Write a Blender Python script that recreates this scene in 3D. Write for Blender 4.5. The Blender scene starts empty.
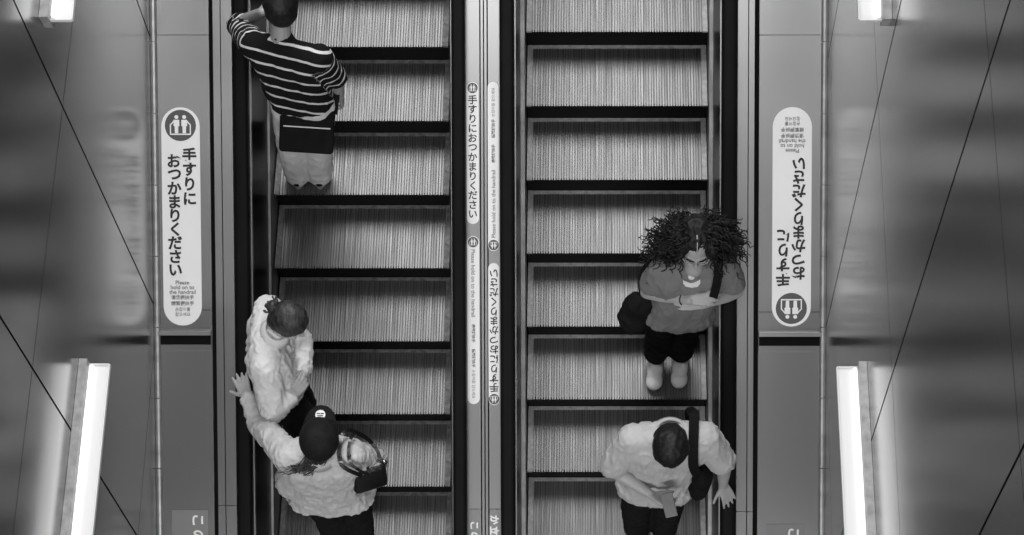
import bpy, bmesh, math, random
from mathutils import Vector, Matrix, noise
from mathutils.bvhtree import BVHTree
random.seed(7)
sc = bpy.context.scene
COL = sc.collection
V = Vector
# ------------------------------------------------------------------ camera, world, light, exposure
FOC, PITCH, SCALE, XP, YP = 2050.0, math.radians(63.6), 175.0, 605.0, 267.5
DIST = FOC / SCALE
FWD = V((0, math.cos(PITCH), -math.sin(PITCH)))
UPV = V((0, math.sin(PITCH), math.cos(PITCH)))
CAMP = -DIST * FWD
cd = bpy.data.cameras.new('camera')
cam = bpy.data.objects.new('camera', cd); COL.objects.link(cam)
cam.location = CAMP
cam.rotation_euler = (math.pi / 2 - PITCH, 0, 0)
cd.sensor_width = 36.0
cd.lens = FOC / 1024 * 36.0
cd.shift_x = (512 - XP) / 1024
cd.clip_end = 200
sc.camera = cam
w = bpy.data.worlds.new('world'); sc.world = w; w.use_nodes = True
w.node_tree.nodes['Background'].inputs[0].default_value = (1, 1, 1, 1)
w.node_tree.nodes['Background'].inputs[1].default_value = 0.145

def area(name, loc, target, sx, sy, power):
    l = bpy.data.lights.new(name, 'AREA'); l.shape = 'RECTANGLE'; l.size = sx; l.size_y = sy; l.energy = power
    o = bpy.data.objects.new(name, l); COL.objects.link(o)
    o.location = loc
    o.rotation_euler = (V(target) - V(loc)).to_track_quat('-Z', 'Y').to_euler()
    return o
def on_slope(s, h): return (-.6, s * .866 - h * .5, s * .5 + h * .866)
area('ceiling_light_uphill', (-.6, 7.2, 12.9), (-.6, 0, 0), 9, 6, 2500)
area('ceiling_light_overhead', on_slope(3.3, 13.5), on_slope(1.2, 0), 8, 3.0, 430)
area('ceiling_strip_overhead', on_slope(-1.25, 13.2), on_slope(-.6, 0), 8, .7, 60)
area('fill_light_downhill', (-.6, -13.5, 6.6), (-.6, 0, 0), 6, 3.4, 1050)  # unseen fill light added to brighten the riders from downhill
sc.view_settings.view_transform = 'Standard'
sc.view_settings.look = 'None'
sc.view_settings.gamma = 1.0
sc.view_settings.use_curve_mapping = False
sc.view_settings.exposure = -0.22

# ------------------------------------------------------------------ frames
C30, S30 = math.cos(math.pi / 6), math.sin(math.pi / 6)
NRM = V((0, -S30, C30)); UPS = V((0, C30, S30))
def W(x, s, h): return V((x, s * C30 - h * S30, s * S30 + h * C30))      # slope frame to world
def ray(px, py): return (FWD + V((1, 0, 0)) * ((px - XP) / FOC) + UPV * ((YP - py) / FOC))
def on_h(px, py, h):                # point on a plane parallel to the slope
    d = ray(px, py); t = (h - CAMP.dot(NRM)) / d.dot(NRM); return CAMP + d * t
def on_z(px, py, z):
    d = ray(px, py); return CAMP + d * ((z - CAMP.z) / d.z)
def on_x(px, py, X):
    d = ray(px, py); return CAMP + d * (X / d.x)
def Xh(px, h): return on_h(px, 267, h).x
def Sh(py, h): return on_h(500, py, h).dot(UPS)

# ------------------------------------------------------------------ materials
def mat(name, g, rough=0.5, metal=0.0, var=0.0, vscale=6.0, bump=0.0, bscale=60.0, stretch=None, spec=0.5, aniso=0.0, bstretch=None):
    m = bpy.data.materials.new(name); m.use_nodes = True
    nt = m.node_tree; b = nt.nodes['Principled BSDF']
    b.inputs['Base Color'].default_value = (g, g, g, 1)
    b.inputs['Roughness'].default_value = rough; b.inputs['Metallic'].default_value = metal
    b.inputs['Specular IOR Level'].default_value = spec
    b.inputs['Anisotropic'].default_value = aniso
    tc = nt.nodes.new('ShaderNodeTexCoord')
    def nz(scale, st, detail=4):
        mp = nt.nodes.new('ShaderNodeMapping'); mp.inputs['Scale'].default_value = st or (1, 1, 1)
        n = nt.nodes.new('ShaderNodeTexNoise'); n.inputs['Scale'].default_value = scale; n.inputs['Detail'].default_value = detail
        nt.links.new(tc.outputs['Object'], mp.inputs[0]); nt.links.new(mp.outputs[0], n.inputs['Vector']); return n
    if var:
        n = nz(vscale, stretch)
        r = nt.nodes.new('ShaderNodeMapRange')
        r.inputs[1].default_value = .3; r.inputs[2].default_value = .7
        r.inputs[3].default_value = g * (1 - var); r.inputs[4].default_value = g * (1 + var)
        nt.links.new(n.outputs['Fac'], r.inputs[0]); nt.links.new(r.outputs[0], b.inputs['Base Color'])
    if bump:
        n = nz(bscale, bstretch); bp = nt.nodes.new('ShaderNodeBump'); bp.inputs['Strength'].default_value = bump; bp.inputs['Distance'].default_value = .01
        nt.links.new(n.outputs['Fac'], bp.inputs['Height']); nt.links.new(bp.outputs[0], b.inputs['Normal'])
    return m
M = {}
M['wall'] = mat('brushed_wall_metal', .37, .21, 1.0, 0, 3, .02, 40, (1, 1, .1), bstretch=(1, 1, .05))
M['seam'] = mat('dark_seam', .008, .7)
M['panel'] = mat('brushed_panel_metal', .29, .285, 1.0, 0, 30, 0, 90, (6, .05, 1))
M['deck'] = mat('satin_deck_metal', .30, .285, 1.0, 0, 30, 0, 90, (6, .05, 1))
M['bead'] = mat('corner_bead_metal', .42, .4, 0.8, .2, 14)
M['black'] = mat('black_enamel', .003, .3, 0, spec=.04)
M['void'] = mat('black_void', .004, .8, spec=.1)
M['rubber'] = mat('handrail_rubber', .006, .42, 0, .2, 5, spec=.07)
M['moulding'] = mat('bright_moulding_metal', .40, .3, 1.0)
M['skirt'] = mat('skirt_metal', .32, .45, .8, .25, 9)
M['riser'] = mat('riser_black', .006, .6, 0, spec=.15)
M['tread'] = mat('tread_aluminium', .142, .48, 1.0, .55, 1.0, 0, 90, (140, 2.0, 1))
M['groove'] = mat('tread_groove', .16, .6, .3, .4, 1.0, 0, 90, (160, 3, 1))
M['paint'] = mat('worn_edge_paint', .34, .6, 0, .3, 30)
M['paintd'] = mat('dirty_edge_paint', .13, .6, 0, .5, 30)
M['sign'] = mat('sign_white', .72, .38, 0, .02, 3)
M['signgrey'] = mat('sign_faded_grey', .19, .4)
M['plate'] = mat('plate_grey', .16, .5)
M['ink'] = mat('sign_ink', .012, .5)
M['inkgrey'] = mat('sign_disc_grey', .07, .5)
M['inksoft'] = mat('sign_small_print', .16, .5)
M['lampwhite'] = mat('lamp_tray_white', .74, .5)
M['lampgrey'] = mat('lamp_housing_grey', .33, .5, .3, .25, 20)
M['skin'] = mat('skin', .38, .5, 0, .06, 12, .04, 60)
M['skind'] = mat('skin_tan', .28, .5, 0, .06, 12, .04, 60)
M['hair'] = mat('dark_hair', .007, .55, 0, .4, 60, .3, 90, (1, 1, .2), spec=.35)
M['haircurl'] = mat('curly_hair', .006, .6, 0, .4, 60, spec=.3)
M['hairstreak'] = mat('streaked_hair', .028, .5, 0, .85, 30, .4, 80, (3, .6, 1), spec=.4)  # streaks are the hair's own colour
M['jacket'] = mat('light_jacket', .62, .85, 0, .08, 14, .25, 40)
M['jacketg'] = mat('pale_grey_jacket', .50, .85, 0, .10, 14, .25, 40)
M['shirt'] = mat('light_shirt', .47, .85, 0, .06, 14, .2, 40)
M['tee'] = mat('grey_tee', .18, .9, 0, .06, 14, .2, 40)
M['cloth'] = mat('black_cloth', .007, .9, 0, .3, 14, .2, 40, spec=.15)
M['trouser'] = mat('dark_trouser', .010, .9, 0, .3, 14, .2, 40, spec=.15)
M['pants'] = mat('light_trousers', .55, .85, 0, .12, 16, .25, 40)
M['shoe'] = mat('pale_shoe', .72, .7, 0, .1, 20)
M['shoetoe'] = mat('shoe_white', .85, .6)
M['sole'] = mat('shoe_sole_grey', .2, .7)
M['leather'] = mat('black_leather', .01, .28, 0, .2, 20, .2, 50, spec=.6)
M['capm'] = mat('cap_black', .008, .8, 0, .3, 30, .15, 90, spec=.2)
M['silver'] = mat('silver_metal', .6, .25, 1.0)
M['glass'] = mat('dark_lens', .05, .1, 0, spec=.8)
M['eye'] = mat('eye_white', .4, .3)
M['phone'] = mat('phone_dark', .03, .12, 0, spec=.7)
M['phonecase'] = mat('phone_case_grey', .16, .35, 0, .1, 12)
def emis(name, s):
    m = bpy.data.materials.new(name); m.use_nodes = True
    b = m.node_tree.nodes['Principled BSDF']; b.inputs['Base Color'].default_value = (.9, .9, .9, 1)
    b.inputs['Emission Color'].default_value = (1, 1, 1, 1); b.inputs['Emission Strength'].default_value = s
    return m
M['tube'] = emis('lamp_tube', .95)
def stripes():
    m = bpy.data.materials.new('striped_jersey'); m.use_nodes = True
    nt = m.node_tree; b = nt.nodes['Principled BSDF']; b.inputs['Roughness'].default_value = .9; b.inputs['Specular IOR Level'].default_value = .15
    a = nt.nodes.new('ShaderNodeAttribute'); a.attribute_name = 'stripe'
    f = nt.nodes.new('ShaderNodeMath'); f.operation = 'FRACT'
    g = nt.nodes.new('ShaderNodeMath'); g.operation = 'LESS_THAN'; g.inputs[1].default_value = .19
    mx = nt.nodes.new('ShaderNodeMix'); mx.data_type = 'RGBA'
    mx.inputs[6].default_value = (.007, .007, .007, 1); mx.inputs[7].default_value = (.55, .55, .55, 1)
    nt.links.new(a.outputs['Fac'], f.inputs[0]); nt.links.new(f.outputs[0], g.inputs[0]); nt.links.new(g.outputs[0], mx.inputs[0])
    nt.links.new(mx.outputs[2], b.inputs['Base Color']); return m
M['stripes'] = stripes()

# ------------------------------------------------------------------ mesh helpers
BASE = {}
def tag(o, label=None, cat=None, group=None, kind=None):
    if label: o['label'] = label
    if cat: o['category'] = cat
    if group: o['group'] = group
    if kind: o['kind'] = kind
    return o
def empty(name, base, label=None, cat=None, group=None, slope=False, kind=None):
    o = bpy.data.objects.new(name, None); COL.objects.link(o); o.empty_display_size = .1
    base = V(base); o.location = W(*base) if slope else base
    if slope: o.rotation_euler = (math.pi / 6, 0, 0)
    BASE[o.name] = base
    return tag(o, label, cat, group, kind)
def obj(name, bm, m, parent=None, base=(0, 0, 0), slope=False, smooth=False):
    base = BASE[parent.name] if parent is not None else V(base)
    bmesh.ops.translate(bm, verts=bm.verts, vec=-base)
    me = bpy.data.meshes.new(name); bm.to_mesh(me); bm.free()
    if m: me.materials.append(m if not isinstance(m, str) else M[m])
    if smooth:
        for p in me.polygons: p.use_smooth = True
    o = bpy.data.objects.new(name, me); COL.objects.link(o)
    BASE[o.name] = base
    if parent is not None: o.parent = parent
    else:
        o.location = W(*base) if slope else base
        if slope: o.rotation_euler = (math.pi / 6, 0, 0)
    return o
def box(bm, a, b, bev=0):
    x0, y0, z0 = a; x1, y1, z1 = b
    vs = [bm.verts.new(p) for p in ((x0, y0, z0), (x1, y0, z0), (x1, y1, z0), (x0, y1, z0), (x0, y0, z1), (x1, y0, z1), (x1, y1, z1), (x0, y1, z1))]
    fs = [bm.faces.new([vs[i] for i in q]) for q in ((3, 2, 1, 0), (4, 5, 6, 7), (0, 1, 5, 4), (1, 2, 6, 5), (2, 3, 7, 6), (3, 0, 4, 7))]
    if bev:
        es = list({e for f in fs for e in f.edges})
        bmesh.ops.bevel(bm, geom=es, offset=bev, segments=2, affect='EDGES', profile=.5)
def prism(bm, prof, y0, y1):
    """closed profile of (x, h) points extruded along the slope"""
    n = len(prof)
    a = [bm.verts.new((p[0], y0, p[1])) for p in prof]; b = [bm.verts.new((p[0], y1, p[1])) for p in prof]
    for i in range(n):
        bm.faces.new((a[i], a[(i + 1) % n], b[(i + 1) % n], b[i]))
    bm.faces.new(a[::-1]); bm.faces.new(b)
    bmesh.ops.recalc_face_normals(bm, faces=bm.faces)
def slab(bm, pts, z0, z1, place=lambda x, y, z: (x, y, z)):
    a = [bm.verts.new(place(x, y, z0)) for x, y in pts]; b = [bm.verts.new(place(x, y, z1)) for x, y in pts]
    n = len(pts)
    for i in range(n): bm.faces.new((a[i], a[(i + 1) % n], b[(i + 1) % n], b[i]))
    bm.faces.new(a[::-1]); bm.faces.new(b)
def frame_to(p0, p1):
    d = (p1 - p0); L = d.length
    q = d.to_track_quat('Z', 'Y') if L > 1e-6 else V((0, 0, 1)).to_track_quat('Z', 'Y')
    return Matrix.Translation((p0 + p1) / 2) @ q.to_matrix().to_4x4(), L
def cap(bm, p0, r0, p1, r1, seg=14):
    p0, p1 = V(p0), V(p1)
    m, L = frame_to(p0, p1)
    if L > 1e-5: bmesh.ops.create_cone(bm, cap_ends=True, segments=seg, radius1=r0, radius2=r1, depth=L, matrix=m)
    for p, r in ((p0, r0), (p1, r1)):
        bmesh.ops.create_uvsphere(bm, u_segments=seg, v_segments=max(6, seg // 2), radius=r, matrix=Matrix.Translation(p))
def ell(bm, c, ax, ay, az, rx, ry, rz, seg=20):
    m = Matrix((ax.normalized(), ay.normalized(), az.normalized())).transposed().to_4x4()
    m.translation = V(c)
    bmesh.ops.create_uvsphere(bm, u_segments=seg, v_segments=seg // 2 + 2, radius=1, matrix=m @ Matrix.Diagonal((rx, ry, rz, 1)))
def tube(bm, pts, r, seg=8, closed=False):
    pts = [V(p) for p in pts]; n = len(pts); rings = []
    for i, p in enumerate(pts):
        a = pts[i - 1] if (i or closed) else pts[0]; b = pts[(i + 1) % n] if (i < n - 1 or closed) else pts[-1]
        t = (b - a).normalized(); q = t.to_track_quat('Z', 'Y')
        rr = r(i / (n - 1)) if callable(r) else r
        rings.append([bm.verts.new(p + q @ V((math.cos(k * 2 * math.pi / seg) * rr, math.sin(k * 2 * math.pi / seg) * rr, 0))) for k in range(seg)])
    for i in range(n if closed else n - 1):
        A, B = rings[i], rings[(i + 1) % n]
        for k in range(seg): bm.faces.new((A[k], A[(k + 1) % seg], B[(k + 1) % seg], B[k]))
    if not closed: bm.faces.new(rings[0][::-1]); bm.faces.new(rings[-1])
def spline(pts, n=8):
    pts = [V(p) for p in pts]; P = [pts[0]] + pts + [pts[-1]]; out = []
    for i in range(1, len(P) - 2):
        for k in range(n):
            t = k / n; a, b, c, d = P[i - 1], P[i], P[i + 1], P[i + 2]
            out.append(.5 * ((2 * b) + (c - a) * t + (2 * a - 5 * b + 4 * c - d) * t * t + (3 * b - a - 3 * c + d) * t ** 3))
    return out + [pts[-1]]
def blob(name, bm, m, parent, voxel=.008, smooth=4, wr=None, base=(0, 0, 0)):
    """one continuous surface grown over overlapping closed volumes"""
    o = obj(name, bm, m, parent, base)
    r = o.modifiers.new('r', 'REMESH'); r.mode = 'VOXEL'; r.voxel_size = voxel; r.use_smooth_shade = True
    s = o.modifiers.new('s', 'SMOOTH'); s.factor = .5; s.iterations = smooth
    dg = bpy.context.evaluated_depsgraph_get()
    me = bpy.data.meshes.new_from_object(o.evaluated_get(dg))
    old = o.data; o.modifiers.clear(); o.data = me; bpy.data.meshes.remove(old); me.name = name
    if not me.materials: me.materials.append(M[m])
    if wr:
        amp, sc_, st = wr
        ns = [v.normal.copy() for v in me.vertices]
        for v, n in zip(me.vertices, ns):
            q = V((v.co.x * st[0], v.co.y * st[1], v.co.z * st[2])) * sc_
            q = q + .35 * V((noise.noise(q * .7), noise.noise(q * .7 + V((9, 2, 4))), noise.noise(q * .7 + V((3, 8, 6)))))
            k = noise.noise(q) + .35 * noise.noise(q * 2.3 + V((7, 3, 1)))
            k = max(0, .32 - abs(k)) * 3.1 - .35 if st != (1, 1, .5) else k
            v.co += n * abs(amp) * k
    for p in me.polygons: p.use_smooth = True
    return o

# ------------------------------------------------------------------ setting: walls of metal panels
HD = .61
XL, XR = on_h(154, 267, HD).x, on_h(826, 267, HD).x
def wall(name, X, side, hs, v0, label):
    """panels with dark upright joints and thin lengthwise joints; side=+1 means the wall faces +x"""
    dy = 1.25
    bm = bmesh.new(); t = .02
    x0, x1 = (X - t * side, X)
    ys = [v0 + dy * k for k in range(-7, 8)]
    g, gh = .0065, .0034
    for a, b in zip(ys[:-1], ys[1:]):
        for (za, sa), (zb, sb) in zip(hs[:-1], hs[1:]):
            q = [(a + g, za + sa * (a + g) + gh), (b - g, za + sa * (b - g) + gh), (b - g, zb + sb * (b - g) - gh), (a + g, zb + sb * (a + g) - gh)]
            slab(bm, q, min(x0, x1), max(x0, x1), lambda u, v, z: (z, u, v))
    bmesh.ops.recalc_face_normals(bm, faces=bm.faces)
    o = obj(name, bm, 'wall', None); tag(o, label, None, None, 'structure')
    bm = bmesh.new()
    xb = X - side * (t + .06)
    q = [(ys[0], hs[0][0] + hs[0][1] * ys[0]), (ys[-1], hs[0][0] + hs[0][1] * ys[-1]), (ys[-1], hs[-1][0] + hs[-1][1] * ys[-1] - .01), (ys[0], hs[-1][0] + hs[-1][1] * ys[0] - .01)]
    slab(bm, q, min(xb, X - side * .012), max(xb, X - side * .012), lambda u, v, z: (z, u, v)); bmesh.ops.recalc_face_normals(bm, faces=bm.faces)
    j = obj('joint_backing', bm, 'seam', o)
    return o
def hline(p, q, X):
    a, b = on_x(*p, X), on_x(*q, X); sl = (a.z - b.z) / (a.y - b.y); return (a.z - sl * a.y, sl)
hl0, hl1 = hline((154, 350), (138, 535), XL), hline((75, 0), (13, 535), XL)
hr0, hr1, hr2 = hline((827.5, 400), (832, 535), XR), hline((874, 20), (900, 535), XR), hline((984, 0), (1023, 490), XR)
vL = (on_x(15, 0, XL).y + on_x(155, 310, XL).y) / 2
vR = (on_x(905, 0, XR).y + on_x(826, 315, XR).y) / 2
wall('wall_left', XL, 1, [(-3.9, hl0[1]), (-1.6, hl0[1]), hl0, hl1, (hl1[0] + 2.3, hl1[1])], vL, 'glossy grey metal panel wall on the left of the escalators')
wall('wall_right', XR, -1, [(-3.9, hr0[1]), (-1.7, hr0[1]), hr0, hr1, hr2, (hr2[0] + 2.3, hr2[1])], vR, 'glossy grey metal panel wall on the right of the escalators')

M['slab'] = mat('concourse_floor_stone', .22, .5, 0, .08, 2)
for nm, X, side, (zt_, sl_) in (('floor_left', XL, 1, (hl1[0] + 2.3, hl1[1])), ('floor_right', XR, -1, (hr2[0] + 2.3, hr2[1]))):
    bm = bmesh.new(); a_, b_ = sorted((X - side * .081, X - side * 9)); y0_, y1_ = vL - 8.6, vL + 8.6
    slab(bm, [(y0_, zt_ + sl_ * y0_ - .3), (y1_, zt_ + sl_ * y1_ - .3), (y1_, zt_ + sl_ * y1_ - .01), (y0_, zt_ + sl_ * y0_ - .01)], a_, b_, lambda u, v, z: (z, u, v))
    bmesh.ops.recalc_face_normals(bm, faces=bm.faces)
    tag(obj(nm, bm, 'slab', None), 'stone floor of the upper level beside the escalator well', None, None, 'structure')
# ------------------------------------------------------------------ setting: side cladding, centre divider
SA, SB = -3.4, 3.4
HRAIL = .68
def strip(bm, x0, x1, cuts, h, th=.02, g=.0015, bev=0):
    cs = [SA] + sorted(cuts) + [SB]
    for a, b in zip(cs[:-1], cs[1:]): box(bm, (x0, a + g, h - th), (x1, b - g, h), bev)
def cladding(name, label, px_wall, px_gap0, px_gap1, px_line, px_rail, side, cutsp, cutsd):
    xw, g0, g1, ln, xr = (Xh(p, HD) for p in (px_wall, px_gap0, px_gap1, px_line, px_rail))
    bm = bmesh.new()
    strip(bm, *sorted((xw, g0)), cutsp, HD)
    o = obj(name, bm, 'panel', None, (0, 0, 0), True); tag(o, label, None, None, 'structure')
    bm = bmesh.new(); e = .0025
    for a, b in ((g1, ln - side * -0), (ln, xr)):
        a, b = sorted((a, b)); strip(bm, a + e, b - e, cutsd, HD + .012, .03)
    obj('inner_deck', bm, 'deck', o)
    bm = bmesh.new(); a, b = sorted((xw, xr)); box(bm, (a, SA, HD - .12), (b, SB, HD - .035))
    obj('joint_backing', bm, 'void', o)
    bm = bmesh.new(); r = .02
    xb = xw + side * .014
    for k in range(-8, 9):
        s0 = k * .385 + .1
        a = [(xb + r * math.cos(t * math.pi / 6), HD + .004 + r * math.sin(t * math.pi / 6)) for t in range(7)]
        prism(bm, [(xb + r, HD - .01)] + a + [(xb - r, HD - .01)], s0 + .003, s0 + .382)
    obj('corner_bead', bm, 'bead', o, smooth=False)
    return o
cladding('trim_1', 'brushed steel cladding strip between left wall and left escalator', 154, 211.5, 215.5, 223.5, 235, 1, [Sh(35, HD), Sh(310, HD)], [Sh(505, HD)])
cladding('trim_2', 'brushed steel cladding strip between right wall and right escalator', 826, 758.5, 754, 747.5, 736.5, -1, [Sh(35, HD), Sh(312, HD)], [Sh(511, HD)])
bm = bmesh.new()
XC = [Xh(p, HD) for p in (466, 480.3, 481.5, 483.8, 485, 487.4, 488.5, 500)]
strip(bm, XC[0], XC[1] - .001, [Sh(509, HD)], HD); strip(bm, XC[6] + .001, XC[7], [Sh(509, HD)], HD)
for a, b in ((XC[2], XC[3]), (XC[4], XC[5])): strip(bm, a, b, [], HD + .006, .03)
o = obj('trim_3', bm, 'deck', None, (0, 0, 0), True); tag(o, 'grooved metal centre divider between the two escalators', None, None, 'structure')
bm = bmesh.new(); box(bm, (XC[0], SA, HD - .12), (XC[-1], SB, HD - .024)); obj('joint_backing', bm, 'void', o)

# ------------------------------------------------------------------ escalators
PIT = .4195; TD, RISE = PIT * C30, PIT * S30
def step_meshes(xa, xb):
    """tread cleats, rear and side edging and cleated riser of one step, nose at the origin, world-aligned"""
    wd = xb - xa; sw = .034; rear = .022
    n = int((wd - 2 * sw) / .0150); p = (wd - 2 * sw) / n; RC = .040; T2 = TD + RC
    tr = bmesh.new(); gr = bmesh.new(); pa = bmesh.new(); ri = bmesh.new()
    for i in range(n):
        x = sw + p * i; rw = p * random.uniform(.60, .78); dz = random.uniform(-.0014, 0)
        box(tr, (x + (p - rw) / 2, -.004, -.012), (x + (p + rw) / 2, T2 - rear, dz))
        rp = p * .62
        bm = ri; x0, x1 = x + (p - rp) / 2, x + (p + rp) / 2
        slab(bm, [(.010, -.013), (.024, -.013), (RC + .02, -RISE), (RC + .002, -RISE)], x0, x1, lambda u, v, z: (z, u, v))
    box(gr, (sw * .6, .013, -.022), (wd - sw * .6, T2, -.0100))
    box(pa, (.002, -.002, -.014), (sw - .002, T2, .001)); box(pa, (wd - sw + .002, -.002, -.014), (wd - .002, T2, .001))
    box(pa, (sw, T2 - rear, -.014), (wd - sw, T2 - .001, .0012))
    slab(ri, [(.016, -.0145), (.05, -.0145), (RC + .04, -RISE - .02), (RC + .008, -RISE - .02)], .002, wd - .002, lambda u, v, z: (z, u, v))
    bmesh.ops.recalc_face_normals(ri, faces=ri.faces)
    return tr, gr, pa, ri
PX = {'L': dict(x0=274.3, x1=449.5, s0=.420, rail=((235, 250), (452, 466)), skirt=((268.2, 271.2), (450.3, 451.0))),
      'R': dict(x0=526.6, x1=707.4, s0=.505, rail=((500, 514.8), (721, 736.5)), skirt=((521, 525.2), (708.6, 712.4)))}
def rail_profile(xc, w):
    a = w / 2; pts = []
    for t in range(0, 13):
        th = math.pi * t / 12
        pts.append((xc + a * math.copysign(abs(math.cos(th)) ** .55, math.cos(th)), HRAIL - .012 + .036 * abs(math.sin(th)) ** .6))
    pts += [(xc - a, HRAIL - .03), (xc - a + .012, HRAIL - .036), (xc + a - .012, HRAIL - .036), (xc + a, HRAIL - .03)]
    return pts
def escalator(key, label):
    d = PX[key]; xa, xb = Xh(d['x0'], 0), Xh(d['x1'], 0)
    root = empty('escalator', (0, 0, 0), label, 'escalator', 'pair of escalators', True)
    tr, gr, pa, ri = step_meshes(xa, xb)
    first = None
    ks = list(range(-7, 7))
    for k in ks:
        s = d['s0'] + k * PIT; base = W(xa, s, 0)
        if first is None:
            t = obj('step', tr, 'tread'); g = obj('tread_base', gr, 'groove'); e = obj('edge_marking', pa, 'paint' if key == 'R' else 'paintd'); r = obj('riser', ri, 'riser')
            first = (t, g, e, r)
            grp = (t, g, e, r)
        else:
            grp = tuple(o.copy() for o in first)
            for o in grp: COL.objects.link(o)
        grp[0].parent = root
        grp[0].rotation_euler = (-math.pi / 6, 0, 0); grp[0].location = (xa, s, 0)
        for o in grp[1:]: o.parent = grp[0]; o.location = (0, 0, 0)
    for i in (0, 1):
        sgn = 1 if i == 0 else -1                   # inner side direction
        ra, rb = (Xh(p, HRAIL) for p in d['rail'][i]); rc = (ra + rb) / 2
        ka, kb = (Xh(p, .06) for p in d['skirt'][i])
        xs = xa if i == 0 else xb
        inner = rb if i == 0 else ra
        bm = bmesh.new(); prism(bm, rail_profile(rc, rb - ra), SA, SB)
        obj('handrail', bm, 'rubber', root, smooth=False)
        bm = bmesh.new(); box(bm, (rc - .022, SA, HD - .1), (rc + .022, SB, HRAIL - .03)); obj('handrail_guide', bm, 'black', root)
        # bright moulding just inside the handrail
        m0 = inner - sgn * .004; m1 = inner + sgn * .007
        bm = bmesh.new(); a, b = sorted((m0, m1)); box(bm, (a, SA, HRAIL - .075), (b, SB, HRAIL - .045), .002); obj('moulding', bm, 'moulding', root)
        # black inner panel sloping from the moulding to the skirt
        outer = rc - sgn * .02
        top = inner; bot = ka if i == 0 else kb
        if (bot - top) * sgn < 0: bot = top
        bm = bmesh.new(); prism(bm, [(outer, HRAIL - .06), (top, HRAIL - .06), (bot, .10), (bot, -.2), (outer, -.2)], SA, SB); obj('balustrade_panel', bm, 'black', root)
        bm = bmesh.new(); a, b = sorted((ka, kb)); a, b = (a - .002, b) if i == 0 else (a, b + .002)
        box(bm, (a, SA, -.2), (b, SB, .06), .0015); obj('skirt_panel', bm, 'skirt', root)
    # pit below the steps
    bm = bmesh.new(); box(bm, (xa - .2, SA, -.42), (xb + .2, SB, -.38)); obj('truss_pan', bm, 'void', root)
    return root, xa, xb
escL, LA, LB = escalator('L', 'escalator on the left, carrying three people seen mostly from behind')
escR, RA, RB = escalator('R', 'escalator on the right, carrying two people who face the viewer')

# ------------------------------------------------------------------ stop blocks on the cladding
def barrier(label, pa, pb, py0, py1):
    xa, xb = Xh(pa, HD), Xh(pb, HD); s1, s0 = Sh(py0, HD), Sh(py1, HD)
    root = empty('deck_stopper', ((xa + xb) / 2, (s0 + s1) / 2, HD), label, 'stopper', 'stop blocks on the cladding', True)
    bm = bmesh.new(); box(bm, (xa, s0, HD + .0005), (xb, s1, HD + .007), .002); obj('base_plate', bm, 'panel', root)
    bm = bmesh.new(); sm = s0 + (s1 - s0) * .30
    box(bm, (xa + .004, sm, HD + .007), (xb - .004, sm + .052, HD + .012)); obj('slot_shade', bm, 'void', root)  # flat black strip painted in for the shadowed gap below the lip
    bm = bmesh.new(); a = sm + .052
    prism(bm, [(xa + .002, HD + .007), (xb - .002, HD + .007), (xb - .002, HD + .03), (xa + .002, HD + .03)], a, a + .022); obj('lip', bm, 'moulding', root)
    return root
barrier('steel stop block with dark slot on the left cladding, below the big sign', 157.5, 211, 329, 351)
barrier('steel stop block with dark slot on the right cladding, below the big upside-down sign', 758.5, 822, 331, 352)

# ------------------------------------------------------------------ signs
def text_poly(ch, size, bold=0.0):
    cu = bpy.data.curves.new('t', 'FONT'); cu.body = ch; cu.size = size; cu.align_x = 'CENTER'; cu.align_y = 'CENTER'; cu.offset = bold; cu.extrude = .0006; cu.resolution_u = 3
    o = bpy.data.objects.new('t', cu); COL.objects.link(o)
    dg = bpy.context.evaluated_depsgraph_get(); me = bpy.data.meshes.new_from_object(o.evaluated_get(dg))
    bpy.data.objects.remove(o); bpy.data.curves.remove(cu); return me
def put_text(bm, ch, size, x, y, z, rot=0.0, bold=0.0, center=True):
    me = text_poly(ch, size, bold)
    if len(me.vertices) == 0: bpy.data.meshes.remove(me); return
    xs = [v.co.x for v in me.vertices]; ys = [v.co.y for v in me.vertices]
    cx, cy = (min(xs) + max(xs)) / 2, (min(ys) + max(ys)) / 2
    if not center: cy = size * .26
    me.transform(Matrix.Translation((x, y, z)) @ Matrix.Rotation(rot, 4, 'Z') @ Matrix.Translation((-cx, -cy, 0)))
    bm.from_mesh(me); bpy.data.meshes.remove(me)
def pill(bm, w, L, z0, z1, n=14):
    pts = []; r = w / 2
    for k in range(n + 1): t = math.pi * k / n; pts.append((r * math.cos(t), L / 2 - r + r * math.sin(t)))
    for k in range(n + 1): t = math.pi + math.pi * k / n; pts.append((r * math.cos(t), -L / 2 + r + r * math.sin(t)))
    slab(bm, pts, z0, z1)
def disc(bm, x, y, r, z0, z1, n=28): slab(bm, [(x + r * math.cos(2 * math.pi * k / n), y + r * math.sin(2 * math.pi * k / n)) for k in range(n)], z0, z1)
def bar(bm, x0, y0, x1, y1, w, z0, z1):
    d = V((x1 - x0, y1 - y0)); n = V((-d.y, d.x)).normalized() * w / 2
    slab(bm, [(x0 - n.x, y0 - n.y), (x1 - n.x, y1 - n.y), (x1 + n.x, y1 + n.y), (x0 + n.x, y0 + n.y)], z0, z1)
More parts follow.
